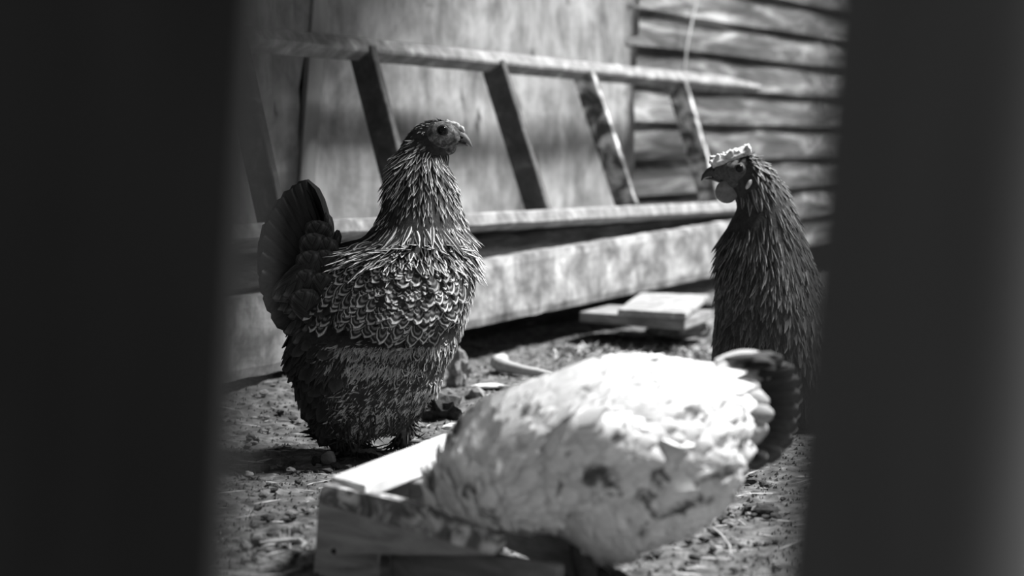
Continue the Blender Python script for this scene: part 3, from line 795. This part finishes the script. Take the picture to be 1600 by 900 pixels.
for x, y, bx, by, dep, hw in cush:
    single_feather(hen, 'tail_covert', at(bx, by, YB - dep + .014), at(x, y, YB - dep), Vector((-.25, -1, .25)), hw * 1.05, None, u_c)
    single_feather(hen, 'tail_covert', at(bx, by, YB + dep - .014), at(x, y, YB + dep), Vector((-.25, 1, .25)), hw * 1.05, None, u_c)
lowt = [(440, 505), (447, 480), (430, 470), (455, 520), (470, 500), (424, 450), (440, 445)]
for i, (x, y) in enumerate(lowt):
    single_feather(hen, 'tail_covert', at(x + 75, y - 55, YB - .055), at(x, y + 14, YB - .05 - .004 * i), Vector((-.4, -1, .1)), .019, None, u_c)
# -- legs
def leg(parent, hip, ankle, toes, r0, r1, mat, feathers=None, Y0=2.7):
    bms = [lathe_path([hip, hip.lerp(ankle, .5), ankle], [r0, (r0 + r1) / 2, r1], 12)]
    for tp in toes:
        md = ankle.lerp(tp, .5) + UP * .004
        bms.append(lathe_path([ankle, md, tp], [r1 * .95, r1 * .7, r1 * .35], 8))
        dd = (tp - ankle); dd.z = 0; dd.normalize()
        bms.append(lathe_path([tp, tp + dd * .006 - UP * .001, tp + dd * .011 - UP * .004], [r1 * .34, r1 * .22, r1 * .05], 6))
    me = fuse(bms, .0016, 2)
    lg = put('leg', me.copy(), mat, parent, smooth=True)
    if feathers:
        coat(lg, 'leg_feathers', me, lambda px, py, P, n: n[:, 2] > -.6, lambda px, py, P, n: dirs(.6 * np.sign(P[:, 0] - ankle.x) + .0 * px, -1 + 0 * px), 1500, .0042, .024, .0022, FL, feathers, lift=.35, jit=.4, Y0=Y0)
    return lg
def foot(parent, hpx, apx, Y, toe_vecs, r0, r1, mat, fe=None):
    h = at(hpx[0], hpx[1], Y); a = at(apx[0], apx[1], Y); g = tz(a.x, Y); a.z = g + .008
    toes = [Vector((a.x + dx, Y + dy, tz(a.x + dx, Y + dy) + .004)) for dx, dy in toe_vecs]
    return leg(parent, h, a, toes, r0, r1, mat, fe, Y)
foot(hen, (555, 640), (552, 700), YB - .015, [(.050, -.004), (.044, -.028), (.036, .024), (-.026, .004)], .020, .0068, M['shank'], M['f_fluffdark'])
foot(hen, (628, 630), (633, 690), YB + .050, [(.055, -.006), (.048, -.028), (.038, .024), (-.024, .004)], .020, .0068, M['shank'], M['f_fluffdark'])

# ================================================================== WHITE HEN
YW = 1.87
gx = at(930, 900, YW); wh = thing('hen', (gx.x, YW, 0), 'white hen with dark flecks and black tail bending over the wooden crate, out of focus', 'hen')
rows = [(679, 732, 762, .018), (685, 714, 779, .034), (695, 692, 801, .047), (706, 673, 814, .056), (725, 652, 825, .066), (744, 635, 831, .074), (799, 603, 837, .088), (850, 583, 837, .094), (871, 575, 838, .096),
        (890, 566, 850, .098), (910, 560, 872, .10), (934, 555, 884, .10), (972, 550, 882, .10), (1010, 550, 862, .10), (1053, 555, 850, .096), (1099, 559, 825, .086), (1129, 566, 795, .07), (1150, 590, 755, .05), (1168, 625, 715, .028)]
nk = [at(712, 775, YW), at(712, 815, YW + .01), at(722, 845, YW + .015), at(735, 862, YW + .01)]
parts = [loft_x(rows, YW, 6), lathe_path(nk, [.034, .024, .018, .012], 12), ellip(nk[-1], (.016, .013, .013))]
body = fuse(parts, .005, 6)
put('body', body.copy(), M['underdown_pale'], wh, smooth=True)
hd = nk[-1]
put('upper_beak', bm_mesh(lathe_path([hd + Vector((.010, 0, -.003)), hd + Vector((.020, 0, -.009)), hd + Vector((.027, 0, -.017))], [.006, .004, .0008], 8)), M['beak'], wh, smooth=True)
for k in (-1, 1): put('eye', bm_mesh(ellip(hd + Vector((.004, k * .0125, .003)), (.0035, .0018, .0035), 2)), M['eye'], wh, smooth=True)
def ww(sign):
    rowsw = [(800, 690, 730, .002), (830, 655, 752, .010), (860, 635, 764, .022), (890, 622, 768, .032), (920, 620, 765, .034), (980, 632, 752, .032), (1030, 650, 740, .026), (1075, 680, 728, .018), (1098, 700, 720, .006)]
    R = interp_rows(rowsw, 10); rings = []
    for x, yt, yb, hd_ in R:
        a = at(x, yt, YW); b_ = at(x, yb, YW); c = (a + b_) / 2; rz = (a.z - b_.z) / 2
        base = np.interp(x, [744, 850, 972, 1053, 1099], [.060, .078, .082, .078, .068])
        rings.append([Vector((c.x, YW - sign * (base + hd_ * .75 * math.cos(t)), c.z + rz * math.sin(t))) for t in [2 * math.pi * k / 24 for k in range(24)]])
    return fuse([loft(rings)], .005, 4)
wwm = ww(1); w1 = put('wing', wwm.copy(), M['underdown_pale'], wh, smooth=True); w2 = put('wing', ww(-1), M['underdown_pale'], wh, smooth=True)
def d_w(px, py, P, Nn): return dirs(1.0 + 0 * px, 1.3 * np.clip((770 - px) / 90, 0, 1) - .15 - .35 * np.clip((py - 620) / 150, 0, 1))
coat(wh, 'body_plumage', body, lambda px, py, P, n: ((py < 790) | (px < 880)) & ((py < 818) | (px > 800)), d_w, 14000, .0075, .036, .0115, FR, M['f_white'], lift=.08, jit=.14, Y0=YW)
coat(wh, 'belly_fluff', body, lambda px, py, P, n: (py > 730) & (px > 840), lambda px, py, P, n: dirs(.6 + 0 * px, -.8 + 0 * px), 12000, .0055, .026, .0045, FW, M['f_whitefluff'], lift=.15, jit=.3, Y0=YW)
coat(w1, 'wing_plumage', wwm, lambda px, py, P, n: P[:, 1] < YW - .05, d_w, 8000, .0085, .040, .012, FR, M['f_white'], lift=.05, jit=.1, Y0=YW)
u_wt = unit_feather(M['f_white_tail'], FT, .5, 'black_tail_feather'); u_wc = unit_feather(M['f_covert_pale'], FT, .5, 'pale_covert')
tips = [(1222, 558), (1240, 574), (1246, 592), (1247, 614), (1244, 638), (1240, 660), (1232, 684), (1216, 704), (1194, 716), (1166, 720)]
for sgn in (-1, 1):
    for i, (x, y) in enumerate(tips):
        t = i / (len(tips) - 1)
        single_feather(wh, 'tail_feather', at(1105, 590 + 95 * t, YW + sgn * .006), at(x, y, YW + sgn * (.012 + .03 * t)), Vector((-.15, sgn, .25)), .0135, None, u_wt)
for i, (bx, by, x, y, dep) in enumerate([(1120, 570, 1212, 566, .01), (1115, 585, 1196, 584, .022), (1112, 600, 1190, 604, .034), (1110, 615, 1205, 626, .042), (1105, 632, 1212, 645, .05), (1100, 655, 1190, 672, .055), (1095, 675, 1180, 695, .058), (1090, 690, 1160, 712, .06), (1120, 610, 1186, 640, .046), (1110, 665, 1203, 668, .05)]):
    single_feather(wh, 'tail_covert', at(bx, by, YW - dep), at(x, y, YW - dep + .012), Vector((-.1, -1, .35)), .0165, None, u_wc)
    single_feather(wh, 'tail_covert', at(bx, by, YW + dep), at(x, y, YW + dep - .012), Vector((-.1, 1, .35)), .0165, None, u_wc)
foot(wh, (915, 850), (912, 900), YW - .03, [(-.050, -.004), (-.044, -.024), (-.040, .022), (.026, .004)], .016, .0068, M['skin_dark'])
foot(wh, (945, 850), (945, 900), YW + .035, [(-.050, -.004), (-.044, -.024), (-.040, .022), (.026, .004)], .016, .0068, M['skin_dark'])

# ================================================================== GREY HEN, right
YG = 3.0
gx = at(1190, 640, YG); gh = thing('hen', (gx.x, YG, 0), 'grey-brown hen with knobbly flat comb and round wattle, standing upright, facing left', 'hen')
rows = [(240, 1145, 1178, .012), (248, 1126, 1194, .022), (258, 1118, 1206, .027), (268, 1116, 1215, .029), (280, 1121, 1225, .030), (292, 1129, 1231, .031), (305, 1143, 1237, .033), (320, 1150, 1242, .037), (340, 1141, 1249, .043),
        (356, 1131, 1255, .048), (386, 1122, 1266, .057), (420, 1119, 1279, .067), (453, 1117, 1291, .077), (496, 1113, 1312, .088), (555, 1110, 1352, .10), (600, 1125, 1360, .10), (635, 1165, 1335, .08), (650, 1190, 1300, .05)]
body = fuse([loft_y(rows, YG, 4, 6), ellip(at(1135, 268, YG), (.020, .020, .020))], .0042, 5)
put('body', body.copy(), M['underdown_dark'], gh, smooth=True)
fcg = fuse([ellip(at(1150, 268, YG), (.029, .0315, .0225)), ellip(at(1127, 268, YG), (.017, .020, .015)), ellip(at(1150, 284, YG), (.019, .026, .014))], .002, 3)
tag(put('face', fcg, M['skin_dark'], gh, smooth=True), 'dark bare facial skin')
eye(gh, 1155, 263, YG - .0315, .0058, M['skin_dark']); far_eye(gh, 1155, 263, YG + .031, .006)
beak(gh, ([(1122, 256), (1112, 259), (1103, 265), (1097, 273), (1095, 282)], [(1124, 277), (1115, 276), (1107, 276), (1101, 278), (1096, 282.5)]),
     ([(1126, 277), (1116, 276.5), (1108, 277), (1101, 279)], [(1126, 287), (1117, 283), (1109, 281), (1102, 280)]), YG, .012, .009, M['beak_dark'])
put('nostril', bm_mesh(ellip(at(1118, 266, YG - .012), (.004, .002, .0025), 2)), M['eye'], gh, smooth=True)
rr = random.Random(9); pc = [lathe_path([at(1111, 256, YG), at(1140, 248, YG), at(1171, 234, YG)], [.008, .010, .009], 10, flat=2.0)]
for i in range(110):
    t = rr.random(); x = 1110 + 62 * t; y = 250 - 19 * t + rr.uniform(-5, 3); k = rr.uniform(-1, 1)
    pc.append(ellip(at(x, y + abs(k) * 3, YG + k * .017), (.0032, .0032, .0042), 1))
tag(put('comb', fuse(pc, .0014, 1), M['comb'], gh, smooth=True), 'flat knobbly pale comb')
for k in (-1, 1):
    put('wattle', bm_mesh(ellip(at(1136, 299, YG + k * .012), (.0175, .006, .0180), 3)), M['wattle'], gh, smooth=True)
    put('earlobe', bm_mesh(ellip(at(1170, 288, YG + k * .032), (.0035, .004, .0085), 2, Matrix.Rotation(.5, 3, 'Y'))), M['comb'], gh, smooth=True)
def infg(px, py): return (((px - 1146) / 30) ** 2 + ((py - 270) / 28) ** 2 < 1) | (px < 1132) & (py < 300)
def d_g(px, py, P, Nn):
    t = np.clip((px - 1120) / 130, 0, 1); return dirs(-.12 + .75 * t * np.clip((360 - py) / 120 + .55, .2, 1), -1 + 0 * px)
coat(gh, 'hackle_feathers', body, lambda px, py, P, n: (py < 430) & ~infg(px, py), d_g, 26000, .0044, lambda px, py: .020 + .030 * np.clip((py - 250) / 80, 0, 1), .0034, FL, M['f_grey'], lift=lambda px, py: .12 + .28 * np.clip((335 - py) / 40, 0, 1) * np.clip((1200 - px) / 40, 0, 1), jit=.16, Y0=YG)
coat(gh, 'body_plumage', body, lambda px, py, P, n: (py > 400), d_g, 26000, .0056, .042, .0048, FL, M['f_greybody'], lift=.10, jit=.2, Y0=YG)
coat(gh, 'nape_tuft', body, lambda px, py, P, n: (py < 272) & (px > 1168) & (px < 1205), d_g, 4000, .004, .014, .0018, FL, M['f_covert_pale'], lift=.3, jit=.2, Y0=YG)
u_g = unit_feather(M['f_grey'], FT, .5, 'grey_tail_feather')
for i in range(10):
    t = i / 9; single_feather(gh, 'tail_feather', at(1285, 500 + 50 * t, YG + .01 * (i % 2) - .005), at(1440 + 20 * math.sin(t * 3), 420 + 110 * t, YG + (.02 if i % 2 else -.02)), Vector((0, -1, .1)), .02, None, u_g)
foot(gh, (1215, 625), (1212, 660), YG - .03, [(-.05, -.004), (-.044, -.026), (-.04, .022), (.026, .004)], .016, .006, M['shank'])
foot(gh, (1245, 625), (1245, 660), YG + .03, [(-.05, -.004), (-.044, -.026), (-.04, .022), (.026, .004)], .016, .006, M['shank'])

# ================================================================== STONES, LITTER
def gstone(px, py, wpx, hpx, mat, label, seed, depth=1.0, dz=.4, name='stone', cat='stone', sub=2):
    p = at_z(px, py, 0); k = p.y / FPX; r = (wpx * k / 2, wpx * k / 2 * depth, hpx * k / 2)
    z = tz(p.x, p.y); return rock((p.x, p.y, z + r[2] * dz), r, seed, mat, label, cat, name, sub=sub)
gstone(691, 655, 68, 50, M['dark_stone'], 'dark lump of stone on the dirt just right of the dark hen', 21, dz=.6, sub=3)
gstone(714, 605, 44, 80, M['stone'], 'tall pale rough rock behind the dark hen\'s breast', 22, .8, .7, sub=3)
gstone(745, 624, 40, 28, M['stone'], 'small grey stone between the tall rock and the white hen', 23)
gstone(766, 611, 70, 9, M['pale_stone'], 'flat white stone chip behind the white hen\'s shoulder', 24, .5, .9)
gstone(514, 722, 26, 28, M['stone'], 'pale clod at the dark hen\'s rear foot', 25, dz=.6)
gstone(494, 722, 20, 20, M['dark_stone'], 'dark clod beside the pale one near the crate', 26, dz=.6)
gstone(716, 672, 60, 14, M['pale_stone'], 'flat pale stone in front of the dark lump', 27, .7, .7)
gstone(1152, 752, 34, 22, M['dark_stone'], 'dark clod under the white hen\'s tail', 28)
gstone(1196, 800, 56, 18, M['dark_stone'], 'long low dark clod at the right of the yard', 29)
# bone-like stick behind the white hen
q = [(778, 566), (784, 571), (800, 575), (820, 579), (845, 583), (862, 586)]
pts = [at_z(x, y, .02 - .002 * i) for i, (x, y) in enumerate(q)]
bm = lathe_path(pts, [.012, .014, .011, .009, .008, .005], 12); me = fuse([bm, ellip(pts[0], (.015, .012, .015)), ellip(pts[0] + Vector((.008, .01, .004)), (.012, .012, .012))], .002, 3)
tag(put('bone', me, M['bone'], origin=(pts[2].x, pts[2].y, 0), smooth=True), 'pale bone lying on the dirt beyond the white hen', 'bone')
# pale stick by the crate with a quill
pts = [at_z(x, y, .012) for x, y in [(405, 848), (425, 846), (450, 844), (468, 844), (476, 850), (470, 856)]]
st = put('stick', fuse([lathe_path(pts, [.0015, .002, .0028, .0032, .0035, .002], 8)], .001, 1), M['bone'], origin=(pts[2].x, pts[2].y, 0), smooth=True)
tag(st, 'pale stick with a hooked end lying left of the crate', 'stick')
for n_, (x, y, x2, y2) in enumerate([(452, 842, 452, 822), (441, 842, 437, 830)]):
    a = at_z(x, y, .012); b_ = at(x2, y2, a.y)
    tag(put('quill', bm_mesh(lathe_path([a - UP * .01, b_], [.0016, .0004], 6)), M['pale_stone'], origin=(a.x, a.y, .0)), ['thin white quill standing up behind the stick', 'short white quill left of the taller one'][n_], 'quill')
# curved straws
for n_, (pp, lab) in enumerate([([(1088, 816), (1110, 822), (1128, 836), (1140, 852), (1142, 868)], 'curved dry stalk right of the white hen\'s foot'), ([(1110, 842), (1135, 846), (1158, 850)], 'short straight straw right of the white hen'),
                        ([(1160, 748), (1170, 740), (1185, 735)], 'tiny bent straw on the dark clod under the white tail'), ([(408, 612), (425, 598), (445, 590), (470, 588)], 'long curved straw on the dirt behind the dark hen'), ([(385, 625), (405, 638), (430, 645)], 'faint straw at the shaded left of the yard')]):
    pts = [at_z(x, y, .014) for x, y in pp]
    tag(put('straw', bm_mesh(lathe_path(pts, [.0012] * len(pts), 5)), M['straw'], origin=(pts[1].x, pts[1].y, 0)), lab, 'straw')
# scattered small stones (each an object) and finer grit
zones = [(380, 470, 590, 760, 40), (380, 480, 760, 890, 36), (1000, 1230, 780, 900, 46), (700, 900, 570, 620, 22), (1140, 1230, 730, 800, 14), (880, 1100, 545, 570, 22), (480, 560, 700, 745, 12), (640, 700, 640, 700, 6)]
base_meshes = []
for s in range(6):
    o = rock((0, 0, 0), (1, 1, .6), 100 + s, M['soil' if s % 3 else 'stone'], None, None); base_meshes.append(o.data); bpy.data.objects.remove(o)
    base_meshes[-1].transform(Matrix.Translation((0, 0, -.35)))
n_ = 0
for x0, x1, y0, y1, cnt in zones:
    for i in range(cnt):
        p = at_z(random.uniform(x0, x1), random.uniform(y0, y1), 0); r = random.uniform(.003, .0065) * random.choice((1, 1, 1.5))
        o = bpy.data.objects.new('small_stone', random.choice(base_meshes)); COL.objects.link(o)
        o.location = (p.x, p.y, tz(p.x, p.y) + r * .45); o.scale = (r, r * random.uniform(.6, 1), r * random.uniform(.7, 1.1)); o.rotation_euler = (0, 0, random.uniform(0, 6))
        tag(o, 'small stone or clod scattered on the bare dirt', 'stone', 'small stones scattered on the dirt')
n = 13000
t = rng.random(n); Yg = 1.85 * (4.4 / 1.85) ** (t ** .9); Xg = (rng.random(n) - .5) * Yg * .42
bms = []; P = np.stack([Xg, Yg, terrain(Xg, Yg)], 1); r = rng.uniform(.0014, .0044, n) * (Yg / 2.6) ** .5
oc = np.array([[1, 0, 0], [-1, 0, 0], [0, 1, 0], [0, -1, 0], [0, 0, 1], [0, 0, -.6]]); of = np.array([[0, 2, 4], [2, 1, 4], [1, 3, 4], [3, 0, 4], [2, 0, 5], [1, 2, 5], [3, 1, 5], [0, 3, 5]])
V = P[:, None] + oc[None] * r[:, None, None] * rng.uniform(.5, 1.2, (n, 6, 1)); F = (of[None] + (np.arange(n) * 6)[:, None, None]).reshape(-1, 3)
me = bpy.data.meshes.new('grit'); me.from_pydata(V.reshape(-1, 3).tolist(), [], F.tolist())
tag(put('grit', me, M['soil']), 'fine grit and crumbs of soil all over the yard', 'grit', kind='stuff')
# dry straw bits
n = 700; Yg = rng.uniform(1.9, 4.2, n); Xg = (rng.random(n) - .5) * Yg * .42; a = rng.uniform(0, 6.28, n)
T = np.stack([np.cos(a), np.sin(a), rng.uniform(-.1, .25, n)], 1); me = build_feathers(np.stack([Xg, Yg, terrain(Xg, Yg) + .002], 1), norm(T), np.tile([0, 0, 1.], (n, 1)), rng.uniform(.012, .04, n), np.full(n, .0008), FW, rng.random(n))
tag(put('chaff', me, M['straw']), 'bits of dry chaff and straw strewn over the dirt', 'chaff', kind='stuff')
# litter heap at the shadow's edge under the beam
n = 420; Xg = rng.uniform(.08, .42, n); Yg = 4.05 + rng.normal(0, .07, n); a = rng.uniform(0, 6.28, n)
T = np.stack([np.cos(a), np.sin(a), rng.uniform(.0, .8, n)], 1); me = build_feathers(np.stack([Xg, Yg, terrain(Xg, Yg) + .002], 1), norm(T), np.tile([0, .3, 1.], (n, 1)), rng.uniform(.010, .030, n), np.full(n, .0035), FW, rng.random(n))
tag(put('litter', me, M['straw']), 'curled leaf litter at the edge of the shadow under the beam', 'litter', kind='stuff')

# ================================================================== FENCE the camera looks through
fb = lambda px, py, Y: at(px, py, Y)
l0 = at(352, 900, .44); l1 = at(410, 0, .44); dirl = (l1 - l0).normalized()
k0 = l0 - dirl * (l0.z / dirl.z); k1 = l0 + dirl * ((1.1 - l0.z) / dirl.z)
bm = bmesh.new()
hexa(bm, [k0 + Vector((-.14, 0, 0)), k0, k0 + Vector((0, .022, 0)), k0 + Vector((-.14, .022, 0)), k1 + Vector((-.14, 0, 0)), k1, k1 + Vector((0, .022, 0)), k1 + Vector((-.14, .022, 0))]); bevel(bm, .003, 2)
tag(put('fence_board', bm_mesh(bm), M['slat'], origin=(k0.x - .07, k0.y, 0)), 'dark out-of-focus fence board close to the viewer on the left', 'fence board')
r0 = at(1212, 900, .44); r1 = at(1288, 0, .44); dr = (r1 - r0).normalized(); RP = .030
c0 = r0 + Vector((RP, 0, 0)); g0 = c0 - dr * (c0.z / dr.z); g1 = c0 + dr * ((1.15 - c0.z) / dr.z)
n = 24; pts = [g0.lerp(g1, k / n) for k in range(n + 1)]
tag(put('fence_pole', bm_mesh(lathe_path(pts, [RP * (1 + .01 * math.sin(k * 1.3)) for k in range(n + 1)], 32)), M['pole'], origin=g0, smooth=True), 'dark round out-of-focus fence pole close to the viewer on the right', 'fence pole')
